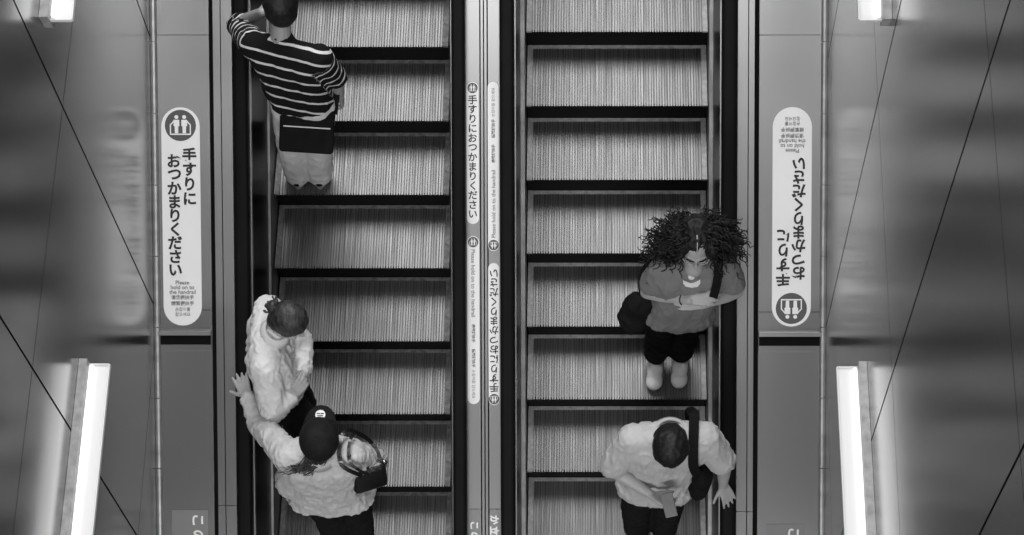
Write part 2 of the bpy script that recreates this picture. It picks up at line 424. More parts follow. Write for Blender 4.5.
def pictogram(bm, cx, cy, r, z0, z1):
    """two riders side by side between sloping handrails"""
    u = r / 16.0
    for sx in (-1, 1):
        x = cx + sx * 4.0 * u
        disc(bm, x, cy + 8.6 * u, 2.0 * u, z0, z1)
        slab(bm, [(x - 2.9 * u, cy + 5.8 * u), (x - 3.0 * u, cy - .5 * u), (x - 1.9 * u, cy - 1 * u), (x - 1.7 * u, cy - 8 * u), (x + 1.7 * u, cy - 8 * u), (x + 1.9 * u, cy - 1 * u), (x + 3.0 * u, cy - .5 * u), (x + 2.9 * u, cy + 5.8 * u)], z0, z1)
        bar(bm, cx + sx * 10.2 * u, cy - 8.4 * u, cx + sx * 10.2 * u, cy + .6 * u, 1.2 * u, z0, z1)
        bar(bm, cx + sx * 10.4 * u, cy + .3 * u, cx + sx * 6.6 * u, cy + 4.6 * u, 1.2 * u, z0, z1)
    bar(bm, cx - 10.6 * u, cy - 9 * u, cx + 10.6 * u, cy - 9 * u, 1.3 * u, z0, z1)
def place_sign(root_name, label, cat, group, pxr, pyr, flip, h, build):
    x0, x1 = (Xh(p, h) for p in pxr); s1, s0 = (Sh(p, h) for p in pyr)
    root = empty(root_name, ((x0 + x1) / 2, (s0 + s1) / 2, h), label, cat, group, True)
    BASE[root.name] = V((0, 0, 0))
    if flip:
        root.rotation_mode = 'QUATERNION'
        root.rotation_quaternion = Matrix.Rotation(math.pi / 6, 3, 'X').to_quaternion() @ Matrix.Rotation(math.pi, 3, 'Z').to_quaternion()
    build(root, x1 - x0, s1 - s0)
    return root
def big_sign(root, w, L):
    k = L / 219.0                       # metres per photo pixel along the sign
    bm = bmesh.new(); pill(bm, w, L, .0005, .003); obj('sign_face', bm, 'sign', root)
    cy = L / 2 - 18.2 * k
    bm = bmesh.new(); disc(bm, 0, cy, 15.6 * k, .003, .004); obj('pictogram_disc', bm, 'inkgrey', root)
    bm = bmesh.new(); pictogram(bm, 0, cy, 15.6 * k, .004, .005); obj('pictogram', bm, 'sign', root)
    bm = bmesh.new(); top = L / 2
    for i, ch in enumerate('手すりに'): put_text(bm, ch, 14.6 * k, 8.6 * k, top - (47.5 + 14.6 * i) * k, .0042, bold=.0026)
    for i, ch in enumerate('おつかまりください'): put_text(bm, ch, 14.6 * k, -6.6 * k, top - (53.5 + 13.7 * i) * k, .0042, bold=.0026)
    obj('lettering', bm, 'ink', root)
    bm = bmesh.new()
    for i, t in enumerate(('Please', 'hold on to', 'the handrail')): put_text(bm, t, 5.6 * k, 0, top - (175.5 + 4.8 * i) * k, .0042, bold=.0003)
    for i, t in enumerate(('请紧握扶手', '請緊握扶手')): put_text(bm, t, 4.6 * k, 0, top - (190.5 + 6 * i) * k, .0042, bold=.0003)
    for i, t in enumerate(('손잡이를', '잡으세요')): put_text(bm, t, 4.2 * k, 0, top - (202.5 + 5 * i) * k, .0042)
    obj('small_print', bm, 'inksoft', root)
HS = HD + .0008
place_sign('handrail_sign', 'large white pill-shaped sign reading upright on the left steel cladding', 'sign', 'large handrail signs', (163.2, 201.5), (107.2, 325.5), False, HS, big_sign)
place_sign('handrail_sign', 'large white pill-shaped sign upside down on the right steel cladding', 'sign', 'large handrail signs', (772, 811), (107, 326.5), True, HS, big_sign)
def small_jp(root, w, L):
    k = L / 142.0
    bm = bmesh.new(); pill(bm, w, L, .0005, .0025); obj('sticker_face', bm, 'sign', root)
    cy = L / 2 - 6 * k
    bm = bmesh.new(); disc(bm, 0, cy, 5.2 * k, .0025, .0034); obj('pictogram_disc', bm, 'inkgrey', root)
    bm = bmesh.new(); pictogram(bm, 0, cy, 5.2 * k, .0034, .0042); obj('pictogram', bm, 'sign', root)
    bm = bmesh.new()
    for i, ch in enumerate('手すりにおつかまりください'): put_text(bm, ch, 9.6 * k, 0, L / 2 - (17.5 + 9.55 * i) * k, .003, bold=.001)
    obj('lettering', bm, 'ink', root)
def small_en(root, w, L):
    k = L / 168.0
    bm = bmesh.new(); pill(bm, w, L, .0005, .0025); obj('sticker_face', bm, 'sign', root)
    cy = L / 2 - 6 * k
    bm = bmesh.new(); disc(bm, 0, cy, 5.2 * k, .0025, .0034); obj('pictogram_disc', bm, 'inkgrey', root)
    bm = bmesh.new(); pictogram(bm, 0, cy, 5.2 * k, .0034, .0042); obj('pictogram', bm, 'sign', root)
    bm = bmesh.new(); R = -math.pi / 2
    put_text(bm, 'Please hold on to the handrail', 5.6 * k, 0, L / 2 - 47 * k, .003, R, .0002)
    put_text(bm, '请紧握扶手', 3.7 * k, 0, L / 2 - 97 * k, .003, R, .0006); put_text(bm, '請緊握扶手', 3.7 * k, 0, L / 2 - 122 * k, .003, R, .0006)
    put_text(bm, '손잡이를 잡으세요', 3.8 * k, 0, L / 2 - 148 * k, .003, R, 0)
    obj('lettering', bm, 'inksoft', root)
place_sign('handrail_sticker', 'upper white sticker with upright Japanese characters on left half of centre divider', 'sticker', 'stickers on the centre divider', (467.2, 479.3), (82, 224), False, HS, small_jp)
place_sign('handrail_sticker', 'lower white sticker with small sideways print on left half of centre divider', 'sticker', 'stickers on the centre divider', (467.2, 479.3), (236, 404), False, HS, small_en)
place_sign('handrail_sticker', 'upper white sticker with small sideways print on right half of centre divider', 'sticker', 'stickers on the centre divider', (488.2, 499.2), (82, 251), True, HS, small_en)
place_sign('handrail_sticker', 'lower white sticker with upside-down Japanese characters on right half of centre divider', 'sticker', 'stickers on the centre divider', (488.2, 499.2), (263, 405), True, HS, small_jp)
def faded(chars, frac):
    def f(root, w, L):
        bm = bmesh.new(); pill(bm, w, L, .0005, .002); obj('sticker_face', bm, 'signgrey', root)
        bm = bmesh.new(); n = len(chars)
        for i, ch in enumerate(chars): put_text(bm, ch, .052, 0, L / 2 - (frac + .06 * i), .0025, -math.pi / 2, .002)
        obj('lettering', bm, 'sign', root)
    return f
place_sign('floor_sticker', 'faded grey sticker with white letters low on left half of centre divider', 'sticker', 'faded stickers low on the divider', (467.4, 479), (509, 640), False, HS, faded('この付近', .09))
place_sign('floor_sticker', 'faded grey sticker with white letters low on right half of centre divider', 'sticker', 'faded stickers low on the divider', (488.5, 499), (509, 640), False, HS, faded('か立ち止', .06))
def notice(t0):
    def f(root, w, L):
        bm = bmesh.new(); box(bm, (-w / 2, -L / 2, .0005), (w / 2, L / 2, .003), .001); obj('sign_face', bm, 'plate', root)
        bm = bmesh.new()
        for i, ch in enumerate('この付近立'): put_text(bm, ch, .075, w * .21, L / 2 - t0 - .088 * i, .0036, -math.pi / 2, .002)
        obj('lettering', bm, 'sign', root)
    return f
place_sign('notice_plate', 'grey notice plate with white letters at the foot of the left cladding', 'sign', 'grey notice plates', (168.5, 205.5), (510, 640), False, HS, notice(.055))
place_sign('notice_plate', 'grey notice plate with white letters at the foot of the right cladding', 'sign', 'grey notice plates', (768, 806), (524, 654), False, HS, notice(.052))

# ------------------------------------------------------------------ wall lamps
def lamp(label, X, side, e0, e1, ext, tray_w, up):
    """e0,e1: photo pixels along the edge where tray meets housing; ext: added length past e1"""
    xi = X + side * .04
    a, b = on_x(*e0, xi), on_x(*e1, xi); d = (b - a).normalized(); L = (b - a).length + ext
    root = empty('wall_lamp', a, label, 'lamp', 'linear wall lamps')
    n = V((0, -d.z, d.y)); n = n if n.z > 0 else -n
    def loc(x, t, z): return a + V((x * side, 0, 0)) + d * t + n * z
    def bx(x0, x1, t0, t1, z0, z1, m, name, par):
        bm = bmesh.new(); box(bm, (0, 0, 0), (1, 1, 1))
        for v in bm.verts: v.co = loc(x0 + (x1 - x0) * v.co.x, t0 + (t1 - t0) * v.co.y, z0 + (z1 - z0) * v.co.z)
        bmesh.ops.recalc_face_normals(bm, faces=bm.faces)
        return obj(name, bm, m, par)
    bx(-.039, -.002, -.012, L, -.05, .055, 'lampgrey', 'housing', root)
    t = bx(-.002, tray_w, 0, L, -.008, 0, 'lampwhite', 'tray', root)
    bx(tray_w - .002, tray_w + .004, 0, L, -.012, .012, 'lampwhite', 'tray_lip', t)
    bx(-.002, tray_w, -.004, 0, -.012, .01, 'lampwhite', 'end_cap', t)
    bm = bmesh.new(); cap(bm, loc(.012, .015, .016), .011, loc(.012, L - .02, .016), .011, 12)
    obj('tube', bm, 'tube', root, smooth=True)
    return root
lamp('long bright linear lamp low on the left wall', XL, 1, (90, 365), (72, 535), .8, .092, 1)
lamp('bright linear lamp end at the top of the left wall', XL, 1, (51, 20), (55, -20), 1.2, .092, 1)
lamp('long bright linear lamp low on the right wall', XR, -1, (857, 368), (866, 535), .8, .092, 1)
lamp('bright linear lamp end at the top of the right wall', XR, -1, (881, 20), (880, -20), 1.2, .092, 1)
#PEOPLE
# ------------------------------------------------------------------ people
def seg(a, b, t): return a + (b - a) * t
def hand(bm, w, d, n, thumb, curl=(.25, .3, .3, .35), spread=.10, s=1.0, thumb_dir=None):
    """palm, four bent fingers of unequal length and a thumb on the side; n = back of the hand, thumb = +1/-1 side"""
    d = d.normalized(); n = (n - d * n.dot(d)).normalized(); lat = d.cross(n) * thumb      # lat points to the thumb side
    L = .088 * s
    for i, (o0, o1) in enumerate(((.016, .030), (.006, .010), (-.005, -.010), (-.015, -.029))):
        cap(bm, w + lat * o0 * s, .0135 * s, w + d * L * (1 - .05 * abs(i - 1)) + lat * o1 * s, .0115 * s, 8)
    lens = (.068, .078, .072, .056); tips = []
    for i in range(4):
        o1 = (.030, .010, -.010, -.029)[i]
        p = w + d * L * (1 - .05 * abs(i - 1)) + lat * o1 * s
        a = spread * (1.5 - i); dd = (d * math.cos(a) + lat * math.sin(a)).normalized()
        ang = 0
        for k, fr in enumerate((.45, .31, .24)):
            ang += curl[i] * (1.0 if k else .7)
            v = dd * math.cos(ang) - n * math.sin(ang)
            q = p + v * lens[i] * fr * s
            cap(bm, p, (.0096 - .0008 * k) * s, q, (.0090 - .0010 * k) * s, 8); p = q
        tips.append(p)
    td = thumb_dir or (d * .75 + lat * .75 - n * .25)
    p = w + d * .018 * s + lat * .020 * s
    for fr, r in ((.042, .0125), (.032, .0105), (.026, .0095)):
        q = p + td.normalized() * fr * s; cap(bm, p, r * s, q, r * .9 * s, 8); p = q; td = td.normalized() + d * .22 - n * .08
    return tips
def head(bm, c, f, u, s=1.0):
    f = f.normalized(); u = (u - f * u.dot(f)).normalized(); l = u.cross(f)
    E_ = lambda dc, a, b, c_: ell(bm, c + (l * dc[0] + f * dc[1] + u * dc[2]) * s, l, f, u, a * s, b * s, c_ * s)
    E_((0, -.012, .025), .074, .094, .094); E_((0, .025, -.035), .061, .066, .085); E_((0, .055, -.092), .030, .030, .024)
    for k in (-1, 1):
        E_((k * .034, .058, -.028), .026, .028, .030); E_((k * .074, -.008, -.012), .010, .022, .032)
        E_((k * .042, .02, -.078), .022, .04, .026)
        P_ = lambda q: c + (l * q[0] + f * q[1] + u * q[2]) * s
        cap(bm, P_((k * .014, .083, .022)), .009 * s, P_((k * .045, .070, .020)), .008 * s, 8)
    cap(bm, P_((0, .086, .012)), .008 * s, P_((0, .108, -.028)), .012 * s, 10)
    for k in (-1, 1): cap(bm, P_((0, .098, -.032)), .009 * s, P_((k * .012, .092, -.032)), .008 * s, 8)
    cap(bm, P_((-.018, .078, -.060)), .007 * s, P_((.018, .078, -.060)), .007 * s, 8); cap(bm, P_((-.014, .077, -.072)), .008 * s, P_((.014, .077, -.072)), .008 * s, 8)
    return l, f, u
def torso(bm, J, g=0.0, hem=None, low=0.0):
    hl, hr, sl, sr, nk = J['hl'], J['hr'], J['sl'], J['sr'], J['nk']
    pc, sc_ = (hl + hr) / 2, (sl + sr) / 2; ax = (sc_ - pc).normalized()
    for h, s_ in ((hl, sl), (hr, sr)):
        hp = pc + (h - pc) * .85; sp = sc_ + (s_ - sc_) * .60 - ax * .07; mid = seg(hp, sp, .5) + (pc + (sc_ - pc) * .5 - seg(hp, sp, .5)) * .12
        cap(bm, hp, .098 + g, mid, .092 + g); cap(bm, mid, .092 + g, sp, .096 + g)
        if hem is not None: cap(bm, hp, .10 + g, pc + (h - pc) * (1.0 + hem) - ax * low, .105 + g + hem * .08)
    cap(bm, pc, .10 + g, sc_ - ax * .08, .10 + g)
    if hem is not None: cap(bm, pc, .11 + g, pc - ax * low, .118 + g + hem * .08)
    cap(bm, sl, .056 + g, sc_ + ax * .015, .062 + g); cap(bm, sr, .056 + g, sc_ + ax * .015, .062 + g)
    cap(bm, sc_, .066 + g * .8, seg(sc_, nk, .8), .052 + g * .6)
    return pc, sc_, ax
def body(root, J, m='skin', hs=1.0, handL=None, handR=None):
    bm = bmesh.new()
    torso(bm, J)
    cap(bm, J['nk'] - (J['nk'] - J['hd']).normalized() * -.03, .054, seg(J['nk'], J['hd'], .7), .050)
    head(bm, J['hd'], J['hf'], J['hu'], hs)
    for k in 'lr':
        cap(bm, J['s' + k], .050, J['e' + k], .038); cap(bm, J['e' + k], .038, seg(J['e' + k], J['w' + k], .35), .040); cap(bm, seg(J['e' + k], J['w' + k], .35), .040, J['w' + k], .025)
        cap(bm, J['h' + k], .085, J['k' + k], .055); cap(bm, J['k' + k], .052, seg(J['k' + k], J['a' + k], .3), .054); cap(bm, seg(J['k' + k], J['a' + k], .3), .054, J['a' + k], .038)
        tf = J['toe'].normalized(); cap(bm, J['a' + k] - V((0, 0, .045)), .034, J['a' + k] + tf * .13 - V((0, 0, .055)), .026)
    if handL: hand(bm, J['wl'], *handL)
    if handR: hand(bm, J['wr'], *handR)
    return blob('body', bm, m, root, .0055, 2)
def trousers(root, J, m, g=.018, cuff=.06, name='trousers', wide=1.0):
    bm = bmesh.new(); pc = (J['hl'] + J['hr']) / 2
    for k in 'lr':
        hp = pc + (J['h' + k] - pc) * .85
        cap(bm, hp, .088 + g, J['h' + k], .086 + g); cap(bm, J['h' + k], .086 + g, J['k' + k], (.060 + g) * wide)
        e = seg(J['k' + k], J['a' + k], 1.0) + V((0, 0, cuff - .05)); cap(bm, J['k' + k], (.060 + g) * wide, e, (.050 + g) * wide)
    cap(bm, J['hl'], .084 + g, J['hr'], .084 + g)
    return blob(name, bm, m, root, .010, 4, (.006, 11, (1, 1, .8)))
def shoes(root, J, m='shoe', toe=None):
    for k in 'lr':
        a = J['a' + k]; tf = J['toe'].normalized(); z0 = BASE[root.name].z
        g = V((a.x, a.y, z0)); lat = V((tf.y, -tf.x, 0))
        bm = bmesh.new()
        ell(bm, g - tf * .022 + V((0, 0, .055)), lat, tf, V((0, 0, 1)), .040, .055, .05); ell(bm, g + tf * .06 + V((0, 0, .045)), lat, tf, V((0, 0, 1)), .048, .10, .038)
        ell(bm, g + tf * .13 + V((0, 0, .038)), lat, tf, V((0, 0, 1)), .050, .06, .032); cap(bm, g - tf * .01 + V((0, 0, .06)), .045, g + V((0, 0, .11)), .046)
        box_ = blob('shoe', bm, m, root, .007, 3)
        bm = bmesh.new(); pts = []
        for t in range(28):
            th = 2 * math.pi * t / 28; r = .052 + .006 * math.sin(th); pts.append(g + tf * (.058 + .130 * math.sin(th)) + lat * r * math.cos(th))
        slab(bm, [(p.x, p.y) for p in pts], z0 + .001, z0 + .024); bmesh.ops.recalc_face_normals(bm, faces=bm.faces)
        BASE[box_.name] = BASE[root.name]; obj('sole', bm, 'sole', box_)
        if toe:
            bm = bmesh.new(); ell(bm, g + tf * .145 + V((0, 0, .040)), lat, tf, V((0, 0, 1)), .048, .047, .035); obj('toe_cap', bm, toe, box_, smooth=True)
            bm = bmesh.new()
            for i in range(4): c = g + tf * (.035 + .018 * i) + V((0, 0, .083 - .004 * i)); cap(bm, c - lat * .02, .004, c + lat * .02, .004, 6)
            obj('laces', bm, toe, box_, smooth=True)
def cut(o, co, no):
    """trim a garment flat at its hem"""
    bm = bmesh.new(); bm.from_mesh(o.data)
    b = BASE[o.parent.name]
    r = bmesh.ops.bisect_plane(bm, geom=bm.verts[:] + bm.edges[:] + bm.faces[:], plane_co=co - b, plane_no=no, clear_outer=True)
    bm.to_mesh(o.data); bm.free()
    md = o.modifiers.new('thickness', 'SOLIDIFY'); md.thickness = .004; md.offset = -1
def sleeve(bm, a, b, r0, r1, t0=0, t1=1.0): cap(bm, seg(a, b, t0), r0, seg(a, b, t1), r1)
def on_surface(objs, px, py, lift=.003):
    d = ray(px, py).normalized(); best = None
    for o in objs:
        bv = TREES.get(o.name)
        if bv is None:
            b = BASE[o.parent.name] if o.parent else BASE[o.name]
            me = o.data; bv = BVHTree.FromPolygons([v.co + b for v in me.vertices], [p.vertices for p in me.polygons]); TREES[o.name] = bv
        h = bv.ray_cast(CAMP, d)
        if h[0] is not None and (best is None or h[3] < best[2]): best = (h[0], h[1], h[3])
    return (best[0] + best[1] * lift, best[1]) if best else (None, None)
TREES = {}
def decal(name, objs, pts, m, parent, th=.003):
    """a patch that lies on the cloth, with its own small thickness"""
    q = [on_surface(objs, *p, lift=.0015) for p in pts]; q = [p for p in q if p[0] is not None]
    bm = bmesh.new(); cen = sum((p[0] for p in q), V()) / len(q); nn = sum((p[1] for p in q), V()).normalized()
    lo = [bm.verts.new(p) for p, n in q]; hi = [bm.verts.new(p + n * th) for p, n in q]; n = len(q)
    pc = sum(pts_x for pts_x, _ in pts) / len(pts), sum(y for _, y in pts) / len(pts)
    cs = on_surface(objs, *pc, lift=.0015)
    c0 = bm.verts.new((cs[0] if cs[0] is not None else cen) + nn * th)
    for i in range(n):
        bm.faces.new((lo[i], lo[(i + 1) % n], hi[(i + 1) % n], hi[i])); bm.faces.new((hi[i], hi[(i + 1) % n], c0))
    bmesh.ops.recalc_face_normals(bm, faces=bm.faces)
    return obj(name, bm, m, parent)
def circle(cx, cy, rx, ry, n=18): return [(cx + rx * math.cos(2 * math.pi * i / n), cy + ry * math.sin(2 * math.pi * i / n)) for i in range(n)]
def strap(name, pts, wd, th, m, parent, nrm=V((0, -.45, .9))):
    """flat band along a path"""
    pts = spline(pts, 6); bm = bmesh.new(); rings = []
    for i, p in enumerate(pts):
        t = (pts[min(i + 1, len(pts) - 1)] - pts[max(i - 1, 0)]).normalized(); lat = t.cross(nrm).normalized(); up = lat.cross(t).normalized()
        rings.append([bm.verts.new(p + lat * a * wd / 2 + up * b * th / 2) for a, b in ((-1, -1), (1, -1), (1, 1), (-1, 1))])
    for A, B in zip(rings[:-1], rings[1:]):
        for k in range(4): bm.faces.new((A[k], A[(k + 1) % 4], B[(k + 1) % 4], B[k]))
    bm.faces.new(rings[0][::-1]); bm.faces.new(rings[-1]); bmesh.ops.recalc_face_normals(bm, faces=bm.faces)
    return obj(name, bm, m, parent)
def obox(bm, c, ax, ay, az, sx, sy, sz, bev=.01, seg_=3):
    b2 = bmesh.new(); box(b2, (-sx / 2, -sy / 2, -sz / 2), (sx / 2, sy / 2, sz / 2))
    bmesh.ops.bevel(b2, geom=b2.edges[:], offset=bev, segments=seg_, affect='EDGES', profile=.5)
    m = Matrix((ax.normalized(), ay.normalized(), az.normalized())).transposed().to_4x4(); m.translation = c
    b2.transform(m); me = bpy.data.meshes.new('t'); b2.to_mesh(me); b2.free(); bm.from_mesh(me); bpy.data.meshes.remove(me)
Z = V((0, 0, 1)); XX = V((1, 0, 0)); YY = V((0, 1, 0))
def treadz(key, k): return (PX[key]['s0'] + k * PIT) * S30
def lens(nm, J):
    d = lambda a, b: round((J[a] - J[b]).length, 2)
    print('LEN', nm, {a + b: d(a, b) for a, b in (('sl', 'sr'), ('sl', 'el'), ('el', 'wl'), ('sr', 'er'), ('er', 'wr'), ('hl', 'hr'), ('hl', 'kl'), ('kl', 'al'), ('hr', 'kr'), ('kr', 'ar'), ('nk', 'hd'), ('hl', 'sl'), ('hr', 'sr'))})

# ---- A: striped jersey, back to the viewer, elbow on the rail
zt = treadz('L', 0); P = lambda x, y, z: on_z(x, y, zt + z)
J = dict(al=P(297, 171, .09), ar=P(319, 171, .09), kl=P(291, 136, .48), kr=P(317, 136, .48), hl=P(289, 102, .88), hr=P(318, 104, .88),
         sl=P(253, 44, 1.36), sr=P(318, 58, 1.36), nk=P(281, 34, 1.45), hd=P(281, 4, 1.60), hf=V((-.1, .95, -.25)), hu=Z,
         el=on_h(238, 25, .76), er=P(336, 78, 1.08), wr=P(340, 96, .85), toe=V((0, 1, 0)))
J['wl'] = P(262, 12, 1.36)
lens('A', J)
A = empty('person', V(((J['al'].x + J['ar'].x) / 2, J['al'].y, zt)), 'person in black and white striped shirt with pale trousers, seen from behind', 'person')
body(A, J, 'skind', 1.02, (V((.7, .45, .5)), V((-.5, -.3, .8)), 1, (.5, .5, .5, .5)), (V((.05, .25, -1)), V((1, 0, .1)), -1, (.35, .4, .4, .45)))
bm = bmesh.new(); pc, sc_, ax = torso(bm, J, .010, .0, .05)
for k in 'lr':
    sleeve(bm, J['s' + k], J['e' + k], .078, .062); 
sleeve(bm, J['el'], J['wl'], .062, .058, 0, .16)
sh = blob('striped_shirt', bm, 'stripes', A, .009, 10, (.005, 12, (1, 1, 1)))
base = BASE[A.name]; at = sh.data.attributes.new('stripe', 'FLOAT', 'POINT')
for i, v in enumerate(sh.data.vertices):
    p = v.co + base; best = None
    tz = (p - pc).dot((ax + V((.36, 0, 0))).normalized())
    tz -= .85 * abs((p - sc_).y - .02)
    cands = [(abs((p - (pc + ax * (p - pc).dot(ax))).length) / .17, tz / .092 + .55)]
    for k in 'lr':
        d = (J['e' + k] - J['s' + k]); L = d.length; d = d / L; t = (p - J['s' + k]).dot(d)
        if t > .02: cands.append(((p - (J['s' + k] + d * t)).length / .085, t / .066 + .35))
    d = (J['wl'] - J['el']).normalized(); t = (p - J['el']).dot(d)
    if t > .01: cands.append(((p - (J['el'] + d * t)).length / .075, t / .05 + .4))
    at.data[i].value = min(cands)[1] + 20
cut(sh, pc + ax * .035, -ax)
trousers(A, J, 'pants', .014, .02, wide=1.2)
shoes(A, J, 'cloth')
l, f, u = V((1, 0, 0)), J['hf'].normalized(), Z
def short_hair(root, J, s=1.0, m='hair', rough=.004, name='hair', nape=.03):
    f = J['hf'].normalized(); u = (J['hu'] - f * J['hu'].dot(f)).normalized(); l = u.cross(f); c = J['hd']; bm = bmesh.new()
    ell(bm, c + (-f * .020 + u * .034) * s, l, f, u, .086 * s, .100 * s, .098 * s)
    ell(bm, c + (-f * .045 - u * .005) * s, l, f, u, .080 * s, .066 * s, .085 * s)
    for k in (-1, 1): ell(bm, c + (l * k * .060 - f * .005 + u * .01) * s, l, f, u, .022 * s, .05 * s, .055 * s)
    ell(bm, c + (-f * .055 - u * .055) * s, l, f, u, .055 * s, .03 * s, .04 * s)
    return blob(name, bm, m, root, .007, 2, (rough, 30, (1, 1, .5)))
short_hair(A, J, 1.06)
# bag resting on the back of the hips
c = on_z(307, 130, zt + .80); up = V((.10, .62, .78)).normalized(); rt = V((1, 0, -.13)).normalized(); fr = rt.cross(up)
bag = empty('waist_bag', c - up * .12, 'flat black bag with pale zip line worn behind the hips of striped-shirt person', 'bag')
bm = bmesh.new(); obox(bm, c, rt, fr, up, .29, .06, .255, .02); obj('pouch', bm, 'cloth', bag, smooth=True)
bm = bmesh.new(); obox(bm, c + up * .03 - fr * .0 + fr * (-.036 if fr.dot(CAMP - c) < 0 else .036), rt, fr, up, .25, .006, .007, .002); obj('zip', bm, 'jacket', bag)
strap('strap', [c + rt * .14 + up * .10, J['hr'] + V((.10, .08, .10)), J['hr'] + V((.0, .17, .13)), J['hl'] + V((0, .17, .13)), J['hl'] + V((-.12, .05, .10)), c - rt * .14 + up * .10], .035, .006, 'cloth', bag, V((0, 0, 1)))

# ---- B: curly hair, arms crossed, facing the viewer
zt = treadz('R', -3); P = lambda x, y, z: on_z(x, y, zt + z)
J = dict(ar=P(656, 356, .09), al=P(681, 354, .09), kr=P(660, 335, .47), kl=P(684, 333, .47), hr=P(665, 308, .87), hl=P(695, 307, .87),
         sr=P(660, 270, 1.36), sl=P(727, 267, 1.36), nk=P(694, 263, 1.44), hd=P(696, 245, 1.56), hf=V((0, -.97, -.24)), hu=V((0, -.24, .97)),
         er=P(647, 292, 1.10), el=P(737, 291, 1.08), wr=P(689, 300, 1.23), wl=P(704, 304, 1.19), toe=V((-.08, -1, 0)))
lens('B', J)
B = empty('person', V(((J['al'].x + J['ar'].x) / 2, J['al'].y, zt)), 'person with long curly dark hair in grey printed t-shirt, arms crossed', 'person')
bodyB = body(B, J, 'skin', 1.0, (V((-1, -.05, .12)), V((0, -.8, .6)), 1, (.15, .2, .2, .2)), (V((1, -.05, .22)), V((0, -.75, .65)), -1, (.15, .2, .2, .2)))
bm = bmesh.new(); pc, sc_, ax = torso(bm, J, .008, .08, .07)
for k in 'lr': sleeve(bm, J['s' + k], J['e' + k], .064, .070, 0, .62)
tee = blob('t_shirt', bm, 'tee', B, .009, 10, (.006, 14, (1.5, 1.5, .6)))
cut(tee, pc - ax * .07, -ax)
trousers(B, J, 'trouser', .012, .10, wide=1.15)
shoes(B, J, 'shoe', 'shoetoe')
f = J['hf'].normalized(); u = (J['hu'] - f * J['hu'].dot(f)).normalized(); l = u.cross(f); c = J['hd']
HP = lambda x, y, z: c + l * x + f * y + u * z
bm = bmesh.new()
ell(bm, HP(0, -.030, .040), l, f, u, .096, .100, .090)
for k in (-1, 1):
    ell(bm, HP(k * .085, -.035, .010), l, f, u, .062, .090, .095); ell(bm, HP(k * .125, -.04, -.07), l, f, u, .068, .075, .085)
    ell(bm, HP(k * .145, -.02, -.16), l, f, u, .056, .07, .085); ell(bm, HP(k * .075, .035, .045), l, f, u, .040, .045, .055)
ell(bm, HP(0, -.09, -.05), l, f, u, .13, .07, .14); ell(bm, HP(0, -.06, .06), l, f, u, .10, .085, .085)
hairB = blob('hair', bm, 'haircurl', B, .007, 1, (.016, 26, (1, 1, .5)))
rnd = random.Random(3)
bm = bmesh.new(); hv = hairB.data.vertices; hb = BASE[B.name]
for i in range(520):
    v = hv[rnd.randrange(len(hv))]; p0 = v.co + hb; out = v.normal.copy(); q = p0 - c
    k = 1 if q.dot(l) > 0 else -1
    if q.z < -.22 or out.z < -.5: continue
    L = rnd.uniform(.06, .15); pts = []; ph = rnd.uniform(0, 6); cr = rnd.uniform(.005, .013)
    dn = (out * .30 + l * k * rnd.uniform(.1, .6) - Z * .6 + V((0, rnd.uniform(-.35, .45), 0)))
    p = p0 - out * .01; d = out * .55 + l * k * .5
    for j in range(14):
        d = (d * .72 + dn * .32).normalized(); p = p + d * L / 13
        a = d.orthogonal().normalized(); b = d.cross(a); th = ph + j * 1.15
        pts.append(p + (a * math.cos(th) + b * math.sin(th)) * cr * min(1, j / 3))
    if any(abs((q - c).dot(l)) < .060 and (q - c).dot(f) > .055 and (q - c).dot(u) < .075 for q in pts): continue
    tube(bm, pts, lambda t: .0042 * (1 - .75 * t) + .0008, 5)
oc = obj('curls', bm, 'haircurl', B, smooth=True)
bm = bmesh.new(); tube(bm, spline([HP(0, .070, .066), HP(.001, .055, .094), HP(.002, .025, .119), HP(.0, -.02, .131)], 5), .0036, 6); obj('parting', bm, 'skin', B, smooth=True)
bm = bmesh.new()
for k in (-1, 1):
    tube(bm, [HP(k * .033 + .026 * math.cos(t * math.pi / 8), .098 + -.006 * abs(math.cos(t * math.pi / 8)), .000 + .021 * math.sin(t * math.pi / 8)) for t in range(16)], .0022, 6, True)
    tube(bm, [HP(k * .058, .092, .006), HP(k * .078, .05, .008), HP(k * .080, -.01, .0)], .002, 6)
tube(bm, [HP(-.008, .100, .004), HP(0, .104, .007), HP(.008, .100, .004)], .002, 6)
obj('glasses', bm, 'eye', B, smooth=True)
for k in (-1, 1):
    bm = bmesh.new(); ell(bm, HP(k * .032, .077, .003), l, f, u, .015, .012, .010, 12); e_ = obj('eye', bm, 'eye', B, smooth=True)
    bm = bmesh.new(); ell(bm, HP(k * .032, .0865, .000), l, f, u, .006, .004, .006, 10); BASE[e_.name] = BASE[B.name]; obj('iris', bm, 'hair', e_, smooth=True)
    bm = bmesh.new(); tube(bm, [HP(k * .015, .094, .024), HP(k * .032, .092, .031), HP(k * .050, .080, .025)], .0038, 6); obj('eyebrow', bm, 'hair', B, smooth=True)
bm = bmesh.new(); cap(bm, HP(-.018, .086, -.064), .006, HP(.018, .086, -.064), .006, 8); obj('lips', bm, 'inksoft', B, smooth=True)
decal('shirt_print', [tee], circle(691.5, 276.6, 3.2, 2.6), 'sign', B)
decal('shirt_print', [tee], [(683, 279.5), (685, 281.5), (688, 282.6), (692, 282.8), (696, 281.5), (700.2, 279), (700, 283), (697.5, 286.3), (692, 287.2), (686, 286.2), (683, 283.5)], 'sign', B)
bm = bmesh.new(); d = (J['wr'] - J['er']).normalized(); q = d.to_track_quat('Z', 'Y'); cc = seg(J['er'], J['wr'], .86)
